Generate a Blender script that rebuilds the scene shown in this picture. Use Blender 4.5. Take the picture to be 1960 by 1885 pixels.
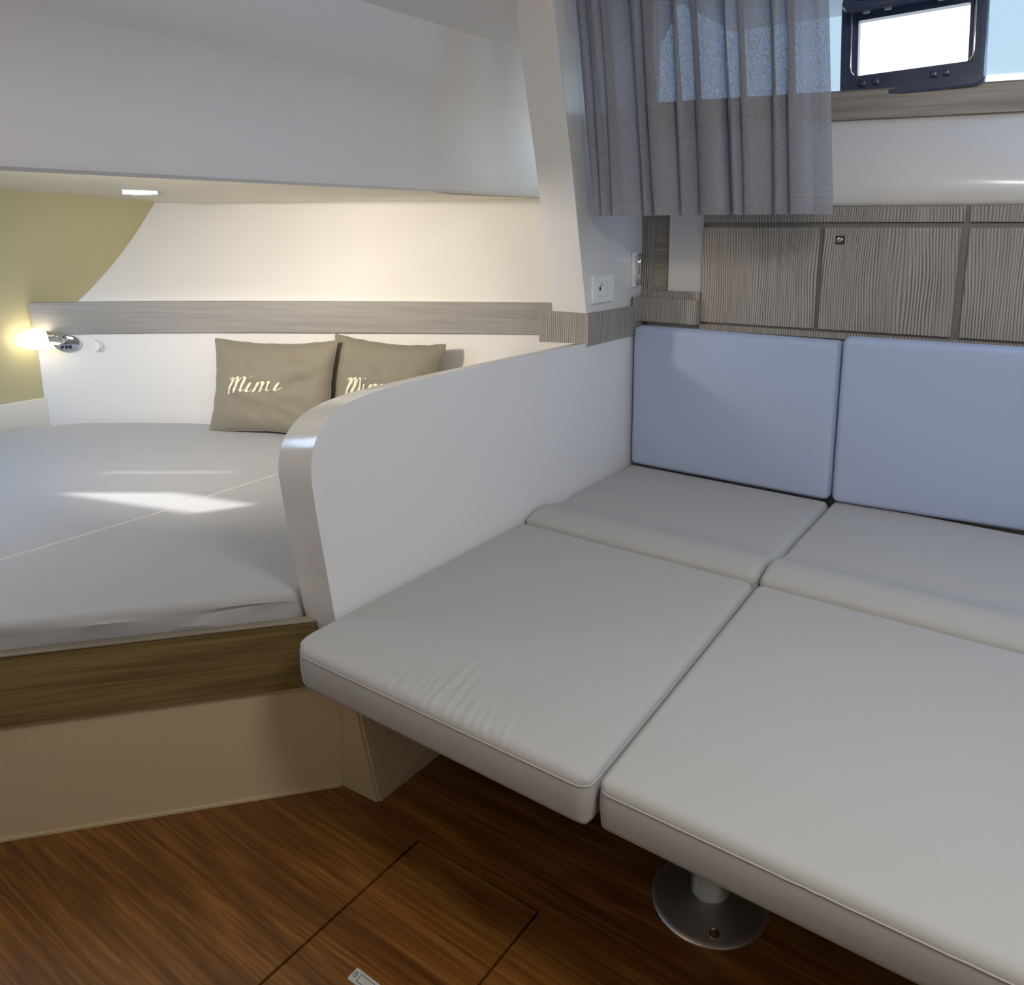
import bpy, bmesh, math, random
from mathutils import Vector, Matrix, noise
random.seed(4)
for o in list(bpy.data.objects): bpy.data.objects.remove(o)
S = bpy.context.scene
COL = S.collection
R = math.radians

# ---------------------------------------------------------------- camera
cd = bpy.data.cameras.new('camera'); cam = bpy.data.objects.new('camera', cd); COL.objects.link(cam)
cam.location = (0, 0, 1.24); cam.rotation_euler = (R(90 - 11.31), 0, R(34.4))
cd.sensor_width = 36; cd.lens = 1500 / 1960 * 36
cd.shift_x = (980 - 1050) / 1960; cd.shift_y = (730 - 942.5) / 1960
cd.clip_start = 0.02
S.camera = cam
# ---------------------------------------------------------------- world
w = bpy.data.worlds.new('sky'); S.world = w; w.use_nodes = True
bg = w.node_tree.nodes['Background']; bg.inputs[0].default_value = (0.86, 0.94, 1.0, 1); bg.inputs[1].default_value = 1.5
# ---------------------------------------------------------------- lights
def area(name, loc, target, sx, sy, power, col, spread=180):
    l = bpy.data.lights.new(name, 'AREA'); l.shape = 'RECTANGLE'; l.size = sx; l.size_y = sy
    l.energy = power; l.color = col; l.spread = R(spread)
    o = bpy.data.objects.new(name, l); COL.objects.link(o); o.location = loc
    o.rotation_euler = (Vector(target) - Vector(loc)).to_track_quat('-Z', 'Y').to_euler()
    return o
area('saloon_skylight', (0.15, 0.70, 1.87), (0.05, 1.15, 0.4), 0.5, 0.5, 19, (1.0, 0.975, 0.93))
area('front_fill_light', (1.6, -0.5, 1.70), (-0.8, 1.6, 0.7), 1.1, 0.9, 5.0, (1.0, 0.83, 0.62))  # added front fill, unseen, warms the cushion fronts and berth base
area('berth_skylight', (-2.85, 0.10, 1.37), (-3.1, 0.9, 0.4), 0.5, 0.5, 13.0, (0.50, 0.68, 1.0))
area('saloon_warm_fill', (-1.15, -0.35, 1.72), (-1.35, 1.1, 0.35), 0.2, 0.2, 2.6, (1.0, 0.79, 0.52))  # added warm fill aimed at the partition end and berth platform
area('berth_warm_light', (-2.0, 0.5, 1.34), (-2.35, 2.1, 1.05), 0.14, 0.14, 8.0, (1.0, 0.87, 0.70), spread=105)
area('side_window_light', (0.75, 2.5, 1.80), (-1.0, 1.7, 0.6), 1.2, 0.25, 10, (0.50, 0.68, 1.0))
sn = bpy.data.lights.new('sun', 'SUN'); sn.energy = 5.0; sn.angle = R(1.4); sn.color = (1.0, 0.97, 0.92)
so = bpy.data.objects.new('sun', sn); COL.objects.link(so); so.rotation_euler = Vector((0.62, 0.80, -0.966)).to_track_quat('-Z', 'Y').to_euler()
# ---------------------------------------------------------------- exposure
vs = S.view_settings
vs.view_transform = 'Standard'; vs.look = 'None'; vs.exposure = 0.0; vs.gamma = 1; vs.use_curve_mapping = False

# ================================================================ materials
def newmat(name):
    m = bpy.data.materials.new(name); m.use_nodes = True
    return m, m.node_tree.nodes, m.node_tree.links, m.node_tree.nodes['Principled BSDF']
def plain(name, col, rough=0.5, metal=0.0, coat=0.0, bump=0.0, bscale=200.0, var=0.0, vscale=3.0, spec=0.5):
    m, n, l, b = newmat(name)
    b.inputs['Base Color'].default_value = (*col, 1); b.inputs['Roughness'].default_value = rough
    b.inputs['Metallic'].default_value = metal; b.inputs['Coat Weight'].default_value = coat
    b.inputs['Coat Roughness'].default_value = 0.08; b.inputs['Specular IOR Level'].default_value = spec
    tc = n.new('ShaderNodeTexCoord')
    if bump:
        t = n.new('ShaderNodeTexNoise'); t.inputs['Scale'].default_value = bscale; t.inputs['Detail'].default_value = 3
        l.new(tc.outputs['Object'], t.inputs['Vector'])
        bp = n.new('ShaderNodeBump'); bp.inputs['Strength'].default_value = bump; bp.inputs['Distance'].default_value = 0.002
        l.new(t.outputs['Fac'], bp.inputs['Height']); l.new(bp.outputs[0], b.inputs['Normal'])
    if var:
        t = n.new('ShaderNodeTexNoise'); t.inputs['Scale'].default_value = vscale; t.inputs['Detail'].default_value = 2
        l.new(tc.outputs['Object'], t.inputs['Vector'])
        r = n.new('ShaderNodeValToRGB')
        r.color_ramp.elements[0].position = 0.3; r.color_ramp.elements[1].position = 0.7
        r.color_ramp.elements[0].color = (*[c * (1 - var) for c in col], 1); r.color_ramp.elements[1].color = (*[min(1, c * (1 + var)) for c in col], 1)
        l.new(t.outputs['Fac'], r.inputs[0]); l.new(r.outputs[0], b.inputs['Base Color'])
    return m
def wood(name, cols, scale, fine, rough=0.45, bump=0.25, coat=0.0, warp=0.3, rot=0.0):
    """grain runs along the axis with the small scale value"""
    m, n, l, b = newmat(name)
    tc = n.new('ShaderNodeTexCoord'); mp = n.new('ShaderNodeMapping')
    mp.inputs['Scale'].default_value = scale; mp.inputs['Rotation'].default_value = (0, 0, rot)
    l.new(tc.outputs['Object'], mp.inputs[0])
    big = n.new('ShaderNodeTexNoise'); big.inputs['Scale'].default_value = 0.7; big.inputs['Detail'].default_value = 2
    l.new(mp.outputs[0], big.inputs['Vector'])
    mix = n.new('ShaderNodeVectorMath'); mix.operation = 'MULTIPLY_ADD'
    mix.inputs[1].default_value = (warp * 3, warp * 3, warp * 3)
    l.new(big.outputs['Color'], mix.inputs[0]); l.new(mp.outputs[0], mix.inputs[2])
    t1 = n.new('ShaderNodeTexNoise'); t1.inputs['Scale'].default_value = 1.6; t1.inputs['Detail'].default_value = 5; t1.inputs['Roughness'].default_value = 0.6
    l.new(mix.outputs[0], t1.inputs['Vector'])
    mp2 = n.new('ShaderNodeMapping'); mp2.inputs['Scale'].default_value = fine; mp2.inputs['Rotation'].default_value = (0, 0, rot)
    l.new(tc.outputs['Object'], mp2.inputs[0])
    add2 = n.new('ShaderNodeVectorMath'); add2.operation = 'MULTIPLY_ADD'; add2.inputs[1].default_value = (4.0, 4.0, 4.0)
    l.new(big.outputs['Color'], add2.inputs[0]); l.new(mp2.outputs[0], add2.inputs[2])
    t2 = n.new('ShaderNodeTexNoise'); t2.inputs['Scale'].default_value = 1.0; t2.inputs['Detail'].default_value = 3
    l.new(add2.outputs[0], t2.inputs['Vector'])
    ma = n.new('ShaderNodeMix'); ma.data_type = 'FLOAT'; ma.inputs[0].default_value = 0.5
    l.new(t1.outputs['Fac'], ma.inputs[2]); l.new(t2.outputs['Fac'], ma.inputs[3])
    r = n.new('ShaderNodeValToRGB'); cr = r.color_ramp
    pos = [0.36, 0.47, 0.54, 0.64]
    while len(cr.elements) < len(cols): cr.elements.new(0.5)
    for e, p, c in zip(cr.elements, pos, cols): e.position = p; e.color = (*c, 1)
    l.new(ma.outputs[0], r.inputs[0]); l.new(r.outputs[0], b.inputs['Base Color'])
    b.inputs['Roughness'].default_value = rough; b.inputs['Coat Weight'].default_value = coat
    bp = n.new('ShaderNodeBump'); bp.inputs['Strength'].default_value = bump; bp.inputs['Distance'].default_value = 0.0015
    l.new(ma.outputs[0], bp.inputs['Height']); l.new(bp.outputs[0], b.inputs['Normal'])
    return m
def stripe(name, light, dark, period, rough=0.5):
    m, n, l, b = newmat(name)
    tc = n.new('ShaderNodeTexCoord')
    d = n.new('ShaderNodeVectorMath'); d.operation = 'DOT_PRODUCT'; d.inputs[1].default_value = (1, 1, 0)
    l.new(tc.outputs['Object'], d.inputs[0])
    def nz(scale, s, det, add=(0, 0, 0)):
        mp = n.new('ShaderNodeMapping'); mp.inputs['Scale'].default_value = scale; mp.inputs['Location'].default_value = add
        l.new(tc.outputs['Object'], mp.inputs[0])
        t = n.new('ShaderNodeTexNoise'); t.inputs['Scale'].default_value = s; t.inputs['Detail'].default_value = det
        l.new(mp.outputs[0], t.inputs['Vector']); return t.outputs['Fac']
    def mth(op, a, b_, c=None):
        q = n.new('ShaderNodeMath'); q.operation = op
        for k, v in enumerate((a, b_, c)):
            if v is None: continue
            if isinstance(v, (int, float)): q.inputs[k].default_value = v
            else: l.new(v, q.inputs[k])
        return q.outputs[0]
    w1 = nz((3.2, 3.2, 1.5), 1.0, 1)
    w2 = nz((9, 9, 2.5), 1.0, 2, (4, 2, 1))
    ph = mth('MULTIPLY', d.outputs['Value'], 2 * math.pi / period)
    ph = mth('MULTIPLY_ADD', w1, 62.0, ph); ph = mth('MULTIPLY_ADD', w2, 24.0, ph)
    sn = mth('SINE', ph, 0.0)
    contrast = nz((14, 14, 3), 1.0, 2, (7, 7, 7))
    c2 = mth('MULTIPLY_ADD', contrast, 1.6, -0.35)
    v = mth('MULTIPLY', sn, c2)
    fine = nz((260, 260, 8), 1.0, 2)
    v = mth('MULTIPLY_ADD', fine, 1.0, v)
    tone = nz((7, 7, 2.2), 1.0, 2, (3, 9, 2))
    v = mth('MULTIPLY_ADD', tone, 0.5, v)
    mr = n.new('ShaderNodeMapRange'); mr.inputs[1].default_value = 0.05; mr.inputs[2].default_value = 1.25
    l.new(v, mr.inputs[0])
    mx = n.new('ShaderNodeMix'); mx.data_type = 'RGBA'; mx.inputs[6].default_value = (*dark, 1); mx.inputs[7].default_value = (*light, 1)
    l.new(mr.outputs[0], mx.inputs[0]); l.new(mx.outputs[2], b.inputs['Base Color'])
    b.inputs['Roughness'].default_value = rough
    bp = n.new('ShaderNodeBump'); bp.inputs['Strength'].default_value = 0.5; bp.inputs['Distance'].default_value = 0.001
    l.new(mr.outputs[0], bp.inputs['Height']); l.new(bp.outputs[0], b.inputs['Normal'])
    return m
def fabric(name, col, rough=0.85, weave=0.25, sheen=0.2, scale=900):
    m, n, l, b = newmat(name)
    b.inputs['Base Color'].default_value = (*col, 1); b.inputs['Roughness'].default_value = rough
    b.inputs['Sheen Weight'].default_value = sheen; b.inputs['Specular IOR Level'].default_value = 0.25
    tc = n.new('ShaderNodeTexCoord')
    t = n.new('ShaderNodeTexNoise'); t.inputs['Scale'].default_value = scale; t.inputs['Detail'].default_value = 1
    t3 = n.new('ShaderNodeTexNoise'); t3.inputs['Scale'].default_value = 9; t3.inputs['Detail'].default_value = 2
    l.new(tc.outputs['Object'], t.inputs['Vector']); l.new(tc.outputs['Object'], t3.inputs['Vector'])
    bp = n.new('ShaderNodeBump'); bp.inputs['Strength'].default_value = weave; bp.inputs['Distance'].default_value = 0.0006
    l.new(t.outputs['Fac'], bp.inputs['Height'])
    bp2 = n.new('ShaderNodeBump'); bp2.inputs['Strength'].default_value = 0.12; bp2.inputs['Distance'].default_value = 0.01
    l.new(t3.outputs['Fac'], bp2.inputs['Height']); l.new(bp.outputs[0], bp2.inputs['Normal'])
    l.new(bp2.outputs[0], b.inputs['Normal'])
    return m
def emis(name, col, s):
    m, n, l, b = newmat(name)
    b.inputs['Base Color'].default_value = (*col, 1)
    b.inputs['Emission Color'].default_value = (*col, 1); b.inputs['Emission Strength'].default_value = s
    return m

M = {}
M['gel'] = plain('white_gelcoat', (0.80, 0.79, 0.77), 0.22, coat=0.3)
M['gel_cream'] = plain('cream_gelcoat', (0.58, 0.48, 0.31), 0.3, coat=0.2)
M['ceil'] = plain('ceiling_vinyl', (0.76, 0.76, 0.77), 0.6)
M['berth_ceil'] = plain('berth_ceiling_vinyl', (0.72, 0.67, 0.55), 0.5)
M['olive'] = plain('olive_cream_laminate', (0.54, 0.50, 0.30), 0.4)
M['hull'] = plain('hull_liner', (0.78, 0.76, 0.72), 0.3, coat=0.2)
M['greyv'] = stripe('grey_oak_vertical', (0.46, 0.43, 0.385), (0.13, 0.12, 0.105), 0.0078)
M['greyh'] = wood('grey_oak_horizontal', [(0.27, 0.255, 0.235), (0.30, 0.285, 0.26), (0.32, 0.305, 0.28), (0.34, 0.32, 0.295)], (1.2, 1.2, 30), (4, 4, 160), 0.42, 0.12)
M['brownh'] = wood('brown_oak_horizontal', [(0.12, 0.085, 0.03), (0.17, 0.12, 0.045), (0.22, 0.16, 0.062), (0.26, 0.19, 0.08)], (0.9, 0.9, 26), (3, 3, 120), 0.45, 0.2)
M['sillwood'] = wood('sill_oak_horizontal', [(0.20, 0.165, 0.13), (0.27, 0.235, 0.19), (0.31, 0.275, 0.23), (0.35, 0.31, 0.27)], (0.9, 0.9, 26), (3, 3, 90), 0.42, 0.1)
M['teak'] = wood('teak_floor', [(0.085, 0.028, 0.005), (0.14, 0.051, 0.009), (0.185, 0.075, 0.014), (0.27, 0.12, 0.026)], (1.3, 14, 1), (5, 150, 1), 0.36, 0.12, coat=0.12, warp=0.45)
M['groove'] = plain('dark_groove', (0.035, 0.012, 0.006), 0.7)
M['gap'] = plain('grey_gap_lining', (0.22, 0.205, 0.18), 0.45)
M['seat'] = fabric('light_grey_fabric', (0.45, 0.445, 0.43), sheen=0.1)
M['blue'] = fabric('blue_cast_fabric', (0.44, 0.52, 0.72), sheen=0.15)  # sky-blue light cast on the backrests is put into the base colour
M['sheet'] = fabric('grey_sheet', (0.42, 0.43, 0.45), sheen=0.1, weave=0.15)
M['pillow'] = fabric('taupe_fabric', (0.225, 0.20, 0.15), 0.6, sheen=0.25)
M['letter'] = plain('cream_embroidery', (0.78, 0.73, 0.56), 0.7, bump=0.3, bscale=500)
M['white'] = plain('white_plastic', (0.82, 0.82, 0.83), 0.3)
M['black'] = plain('black_plastic', (0.02, 0.02, 0.022), 0.3)
M['grey'] = plain('grey_plastic', (0.3, 0.3, 0.3), 0.4)
M['navy'] = plain('navy_plastic', (0.05, 0.07, 0.14), 0.3, coat=0.4)
M['chrome'] = plain('chrome', (0.75, 0.74, 0.70), 0.12, metal=1)
M['steel'] = plain('brushed_steel', (0.66, 0.66, 0.64), 0.42, metal=1)
M['plate'] = plain('matt_steel', (0.62, 0.62, 0.60), 0.4, metal=0.3)
M['shade'] = emis('frosted_glass_glow', (1.0, 0.86, 0.62), 7.0)
M['led'] = emis('led_glow', (1.0, 0.93, 0.8), 2.0)

def glassmat():
    m = bpy.data.materials.new('tinted_glass'); m.use_nodes = True; n = m.node_tree.nodes; l = m.node_tree.links; n.clear()
    o = n.new('ShaderNodeOutputMaterial'); t = n.new('ShaderNodeBsdfTransparent'); g = n.new('ShaderNodeBsdfGlossy')
    t.inputs[0].default_value = (0.66, 0.745, 0.80, 1); g.inputs['Roughness'].default_value = 0.03
    mx = n.new('ShaderNodeMixShader'); mx.inputs[0].default_value = 0.05
    l.new(t.outputs[0], mx.inputs[1]); l.new(g.outputs[0], mx.inputs[2]); l.new(mx.outputs[0], o.inputs[0])
    return m
M['glass'] = glassmat()
def curtainmat():
    m = bpy.data.materials.new('curtain_cloth'); m.use_nodes = True; n = m.node_tree.nodes; l = m.node_tree.links; n.clear()
    o = n.new('ShaderNodeOutputMaterial'); d = n.new('ShaderNodeBsdfDiffuse'); tl = n.new('ShaderNodeBsdfTranslucent'); tp = n.new('ShaderNodeBsdfTransparent')
    d.inputs[0].default_value = (0.37, 0.365, 0.385, 1); tl.inputs[0].default_value = (0.38, 0.41, 0.50, 1); tp.inputs[0].default_value = (0.62, 0.74, 1.0, 1)
    m1 = n.new('ShaderNodeMixShader'); m1.inputs[0].default_value = 0.2
    l.new(d.outputs[0], m1.inputs[1]); l.new(tl.outputs[0], m1.inputs[2])
    tc = n.new('ShaderNodeTexCoord'); mp = n.new('ShaderNodeMapping'); mp.inputs['Scale'].default_value = (700, 700, 160)
    t = n.new('ShaderNodeTexNoise'); t.inputs['Scale'].default_value = 1; t.inputs['Detail'].default_value = 2
    l.new(tc.outputs['Object'], mp.inputs[0]); l.new(mp.outputs[0], t.inputs['Vector'])
    mr = n.new('ShaderNodeMapRange'); mr.inputs[1].default_value = 0.36; mr.inputs[2].default_value = 0.70; mr.inputs[3].default_value = 0.03; mr.inputs[4].default_value = 0.42
    l.new(t.outputs['Fac'], mr.inputs[0])
    m2 = n.new('ShaderNodeMixShader'); l.new(mr.outputs[0], m2.inputs[0])
    l.new(m1.outputs[0], m2.inputs[1]); l.new(tp.outputs[0], m2.inputs[2]); l.new(m2.outputs[0], o.inputs[0])
    bp = n.new('ShaderNodeBump'); bp.inputs['Strength'].default_value = 0.3; bp.inputs['Distance'].default_value = 0.001
    l.new(t.outputs['Fac'], bp.inputs['Height']); l.new(bp.outputs[0], d.inputs['Normal'])
    return m
M['curtain'] = curtainmat()

# ================================================================ helpers
def obj(name, bm, mat, parent=None, smooth=False, recalc=True, auto=None):
    if recalc: bmesh.ops.recalc_face_normals(bm, faces=bm.faces)
    me = bpy.data.meshes.new(name); bm.to_mesh(me); bm.free()
    mats = mat if isinstance(mat, (list, tuple)) else [mat]
    for m in mats: me.materials.append(m)
    if smooth:
        for p in me.polygons: p.use_smooth = True
        if auto: me.set_sharp_from_angle(angle=R(auto))
    o = bpy.data.objects.new(name, me); COL.objects.link(o)
    if parent: o.parent = parent
    return o
def tag(o, label, cat, group=None):
    o['label'] = label; o['category'] = cat
    if group: o['group'] = group
    return o
def struct(o): o['kind'] = 'structure'; return o
def thing(name, label, cat, loc=(0, 0, 0), rot=(0, 0, 0), group=None):
    o = bpy.data.objects.new(name, None); COL.objects.link(o); o.location = loc; o.rotation_euler = rot
    o.empty_display_size = 0.05
    return tag(o, label, cat, group)
def box(bm, x0, x1, y0, y1, z0, z1, bevel=0.0, seg=2):
    r = bmesh.ops.create_cube(bm, size=1)
    for v in r['verts']:
        v.co = Vector((x0 + (v.co.x + .5) * (x1 - x0), y0 + (v.co.y + .5) * (y1 - y0), z0 + (v.co.z + .5) * (z1 - z0)))
    if bevel:
        es = list({e for v in r['verts'] for e in v.link_edges})
        bmesh.ops.bevel(bm, geom=es, offset=bevel, segments=seg, affect='EDGES', profile=0.5)
    return bm
def B(*a, **k): return box(bmesh.new(), *a, **k)
def prism(pts, z0, z1, bm=None):
    bm = bm or bmesh.new()
    lo = [bm.verts.new((x, y, z0 if not callable(z0) else z0(x, y))) for x, y in pts]
    hi = [bm.verts.new((x, y, z1 if not callable(z1) else z1(x, y))) for x, y in pts]
    bm.faces.new(lo[::-1]); bm.faces.new(hi)
    n = len(pts)
    for i in range(n): bm.faces.new((lo[i], lo[(i + 1) % n], hi[(i + 1) % n], hi[i]))
    return bm
def loft(rows, bm=None, closed=False):
    bm = bm or bmesh.new()
    vv = [[bm.verts.new(p) for p in r] for r in rows]
    for a, b in zip(vv[:-1], vv[1:]):
        m = len(a)
        for i in range(m if closed else m - 1):
            bm.faces.new((a[i], a[(i + 1) % m], b[(i + 1) % m], b[i]))
    return bm, vv
def lathe(prof, seg=48, bm=None, cap=True, z=None):
    bm = bm or bmesh.new(); rows = []
    for r, h in prof: rows.append([(r * math.cos(2 * math.pi * i / seg), r * math.sin(2 * math.pi * i / seg), h) for i in range(seg)])
    bm, vv = loft(rows, bm, True)
    if cap:
        bm.faces.new(vv[0][::-1]); bm.faces.new(vv[-1])
    return bm
def tube(pts, r, seg=8, bm=None, closed=False, cap=True):
    bm = bm or bmesh.new(); pts = [Vector(p) for p in pts]; rows = []; n = len(pts)
    rr = r if isinstance(r, (list, tuple)) else [r] * n
    prev = None
    for i, p in enumerate(pts):
        if closed: d = pts[(i + 1) % n] - pts[i - 1]
        else: d = pts[min(i + 1, n - 1)] - pts[max(i - 1, 0)]
        d.normalize()
        if prev is None: a = d.orthogonal().normalized()
        else: a = (prev - d * prev.dot(d)).normalized()
        prev = a; b = d.cross(a)
        rows.append([tuple(p + (a * math.cos(t) + b * math.sin(t)) * rr[i]) for t in [2 * math.pi * k / seg for k in range(seg)]])
    if closed: 
        bm, vv = loft(rows, bm, True)
        a, b = vv[-1], vv[0]
        for i in range(seg): bm.faces.new((a[i], a[(i + 1) % seg], b[(i + 1) % seg], b[i]))
    else:
        bm, vv = loft(rows, bm, True)
        if cap: bm.faces.new(vv[0][::-1]); bm.faces.new(vv[-1])
    return bm
def rrect(w, h, r, n=6):
    pts = []
    for cx, cy, a0 in ((w / 2 - r, h / 2 - r, 0), (-w / 2 + r, h / 2 - r, 90), (-w / 2 + r, -h / 2 + r, 180), (w / 2 - r, -h / 2 + r, 270)):
        for i in range(n + 1):
            a = R(a0 + 90 * i / n); pts.append((cx + r * math.cos(a), cy + r * math.sin(a)))
    return pts
def lines(h, re, step, extra=0.0):
    """grid coordinates in [-h, h], dense near both ends"""
    e = [h - re * (1 - math.cos(math.pi / 2 * k / 6)) for k in range(7)][::-1]   # h-re .. h
    e = [h - re + re * math.sin(math.pi / 2 * k / 6) for k in range(7)]
    n = max(2, int((2 * (h - re)) / step))
    mid = [-(h - re) + 2 * (h - re) * k / n for k in range(1, n)]
    return [-v for v in e[::-1]] + mid + e
def cushion(name, sx, sy, sz, mat, parent=None, re=0.02, rc=0.03, crown=0.008, step=0.03, fn=None, sidefn=None, corner=None):
    """soft box, centre of its base at the origin; fn(x, y) adds height to the top"""
    hx, hy = sx / 2, sy / 2
    X = lines(hx, re, step); Y = lines(hy, re, step)
    def plan(x, y):
        ix, iy = hx - rc, hy - rc
        r = rc
        if corner and ((x > 0) == (corner[0] > 0)) and ((y > 0) == (corner[1] > 0)):
            r = corner[2]; ix, iy = hx - r, hy - r
        qx = max(-ix, min(ix, x)); qy = max(-iy, min(iy, y))
        a, b = (x - qx) / r, (y - qy) / r
        return qx + r * a * math.sqrt(max(0, 1 - b * b / 2)), qy + r * b * math.sqrt(max(0, 1 - a * a / 2))
    def drop(x, y):
        d = min(hx - abs(x), hy - abs(y))
        if d >= re: return 0
        return re - math.sqrt(max(0, re * re - (re - d) ** 2))
    bm = bmesh.new(); top = []; bot = []
    for x in X:
        tr = []; br = []
        for y in Y:
            px, py = plan(x, y); d = drop(x, y)
            u, v = x / hx, y / hy
            zt = sz - d + crown * (1 - u ** 4) * (1 - v ** 4)
            if fn: zt += fn(x, y)
            tr.append(bm.verts.new((px, py, zt))); br.append(bm.verts.new((px, py, d)))
        top.append(tr); bot.append(br)
    nx, ny = len(X), len(Y)
    for i in range(nx - 1):
        for j in range(ny - 1):
            bm.faces.new((top[i][j], top[i + 1][j], top[i + 1][j + 1], top[i][j + 1]))
            bm.faces.new((bot[i][j], bot[i][j + 1], bot[i + 1][j + 1], bot[i + 1][j]))
    ring = [(i, 0) for i in range(nx)] + [(nx - 1, j) for j in range(1, ny)] + [(i, ny - 1) for i in range(nx - 2, -1, -1)] + [(0, j) for j in range(ny - 2, 0, -1)]
    NS = 5; prev = [bot[i][j] for i, j in ring]
    for k in range(1, NS + 1):
        if k == NS: cur = [top[i][j] for i, j in ring]
        else:
            cur = []
            for i, j in ring:
                a, b = bot[i][j].co, top[i][j].co; t = k / NS; p = a.lerp(b, t)
                bulge = 0.002 * math.sin(math.pi * t)
                nrm = Vector((p.x / hx, p.y / hy, 0)); nrm = Vector((round(nrm.x ** 9, 4), round(nrm.y ** 9, 4), 0))
                if nrm.length: nrm.normalize()
                p = p + nrm * bulge
                if sidefn: p = p + sidefn(p, nrm, t)
                cur.append(bm.verts.new(p))
        for q in range(len(ring)):
            q2 = (q + 1) % len(ring)
            bm.faces.new((prev[q], prev[q2], cur[q2], cur[q]))
        prev = cur
    pip = [tuple(top[i][j].co + Vector((0, 0, 0.0005))) for i, j in ring]
    # drop near-duplicate ring points
    clean = [pip[0]]
    for p in pip[1:]:
        if (Vector(p) - Vector(clean[-1])).length > 0.006: clean.append(p)
    if (Vector(clean[0]) - Vector(clean[-1])).length < 0.006: clean.pop()
    o = obj(name, bm, mat, parent, smooth=True)
    return o, clean

# ================================================================ floor
fl = obj('floor', B(-2.3, 2.3, -1.9, 2.5, -0.05, -0.012), M['groove']); struct(fl)
g = 0.0028
x0, x1, y1, y0 = -1.008, -0.707, 1.0, 0.42
bm = bmesh.new()   # surrounding boards round the hatch
box(bm, -2.3, x0 - g, -1.9, 2.5, -0.012, 0)
fb = obj('floor_board', bm, M['teak'], fl)
fb2 = obj('floor_board', B(x0 - g, x1 + g, y1 + g, 2.5, -0.012, 0), M['teak'], fl)
fb3 = obj('floor_board', B(x1 + g, 2.3, -1.9, 2.5, -0.012, 0), M['teak'], fl)
fb4 = obj('floor_board', B(x0 - g, x1 + g, -1.9, y0 - g, -0.012, 0), M['teak'], fl)
hatch = obj('floor_hatch', B(x0 + g, x1 - g, y0 + g, y1 - g, -0.012, 0, bevel=0.0006, seg=1), M['teak'], fl)
# latch plate let into the hatch
lt = thing('hatch_latch', 'small silver latch plate let into the floor hatch at the bottom edge', 'latch', (-0.8515, 0.722, 0.0))
pts = rrect(0.089, 0.023, 0.0015, 3)
obj('plate', prism(pts, 0.0, 0.0016), M['plate'], lt)
bm = bmesh.new()
for a in ((-0.029, 0.036, 0.0058, 0.0066), (-0.029, 0.036, -0.0066, -0.0058), (-0.029, -0.0282, -0.0066, 0.0066), (0.0352, 0.036, -0.0066, 0.0066)):
    box(bm, a[0], a[1], a[2], a[3], 0.0016, 0.0019)
obj('outline', bm, M['black'], lt)
bm = tube([(-0.0375 + 0.0035 * math.cos(t), 0.0045 * math.sin(t) + 0.001, 0.0018) for t in [2 * math.pi * k / 20 for k in range(20)]], 0.0005, 6, closed=True)
tube([(-0.0385, 0.003, 0.0018), (-0.0365, -0.001, 0.0018)], 0.0004, 6, bm)
obj('lock_mark', bm, M['black'], lt)

# ================================================================ hull curve of the berth
HP = [(-3.60, 1.17), (-3.372, 1.375), (-3.19, 1.53), (-3.01, 1.657), (-2.82, 1.765), (-2.63, 1.858), (-2.42, 1.945), (-2.22, 2.023), (-2.02, 2.095), (-1.82, 2.155), (-1.56, 2.222), (-1.30, 2.28)]
def Hy(x):
    for a, b in zip(HP[:-1], HP[1:]):
        if a[0] <= x <= b[0]:
            t = (x - a[0]) / (b[0] - a[0]); return a[1] + t * (b[1] - a[1])
    return HP[-1][1] if x > HP[-1][0] else HP[0][1]
HX = [-3.45, -3.37, -3.28, -3.19, -3.1, -3.01, -2.92, -2.82, -2.72, -2.63, -2.52, -2.42, -2.32, -2.22, -2.12, -2.02, -1.92, -1.82, -1.7, -1.56, -1.44, -1.31]
def hn(x):
    d = Vector((0.02, Hy(x + 0.01) - Hy(x - 0.01), 0)).normalized(); return Vector((-d.y, d.x, 0))
def zb(x): t = (x + 3.37) / 1.8; return 0.821 + max(0, t) ** 1.6 * 0.046     # band bottom
def zt(x): t = (x + 3.37) / 1.8; return 0.945 + max(0, t) ** 1.6 * 0.031     # band top
# headboard panel
rows = []
for x in HX:
    y = Hy(x); n_ = hn(x)
    rows.append([(x, y, 0.30), (x, y, zb(x) + 0.01), (x + n_.x * 0.05, y + n_.y * 0.05, zb(x) + 0.01), (x + n_.x * 0.05, y + n_.y * 0.05, 0.30)])
bm, vv = loft(rows, closed=True); bm.faces.new(vv[0]); bm.faces.new(vv[-1][::-1])
wh = obj('wall_berth_side', bm, M['hull'], smooth=True, auto=30); struct(wh)
# upper flared hull
def dyz(x, z):
    t = (z - 0.932) / (1.335 - 0.932); u = max(0, min(1, (x + 3.37) / 1.0))
    top = 0.53 * (1 - u) + 0.27 * u; bo = 0.165 * (1 - u) + 0.10 * u
    s = t ** 0.93 if t > 0 else 0
    return bo + (top - bo) * s + 0.018 * math.sin(math.pi * max(0, min(1, t)))
ZS = [0.90, 0.935, 0.98, 1.03, 1.08, 1.13, 1.18, 1.23, 1.28, 1.33, 1.36, 1.42]
rows = [[(x, Hy(x) + dyz(x, z_), z_) for z_ in ZS] + [(x, Hy(x) + dyz(x, z_) + 0.05, z_) for z_ in ZS[::-1]] for x in HX]
bm, vv = loft(rows, closed=True)
up = obj('hull_liner', bm, M['hull'], wh, smooth=True, auto=40)
# shelf behind the band
rows = [[(x, Hy(x) - 0.0, zt(x) - 0.012), (x, Hy(x) + 0.2, zt(x) - 0.012), (x, Hy(x) + 0.2, zt(x) - 0.03), (x, Hy(x), zt(x) - 0.03)] for x in HX]
bm, vv = loft(rows, closed=True); obj('shelf', bm, M['hull'], wh)
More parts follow.
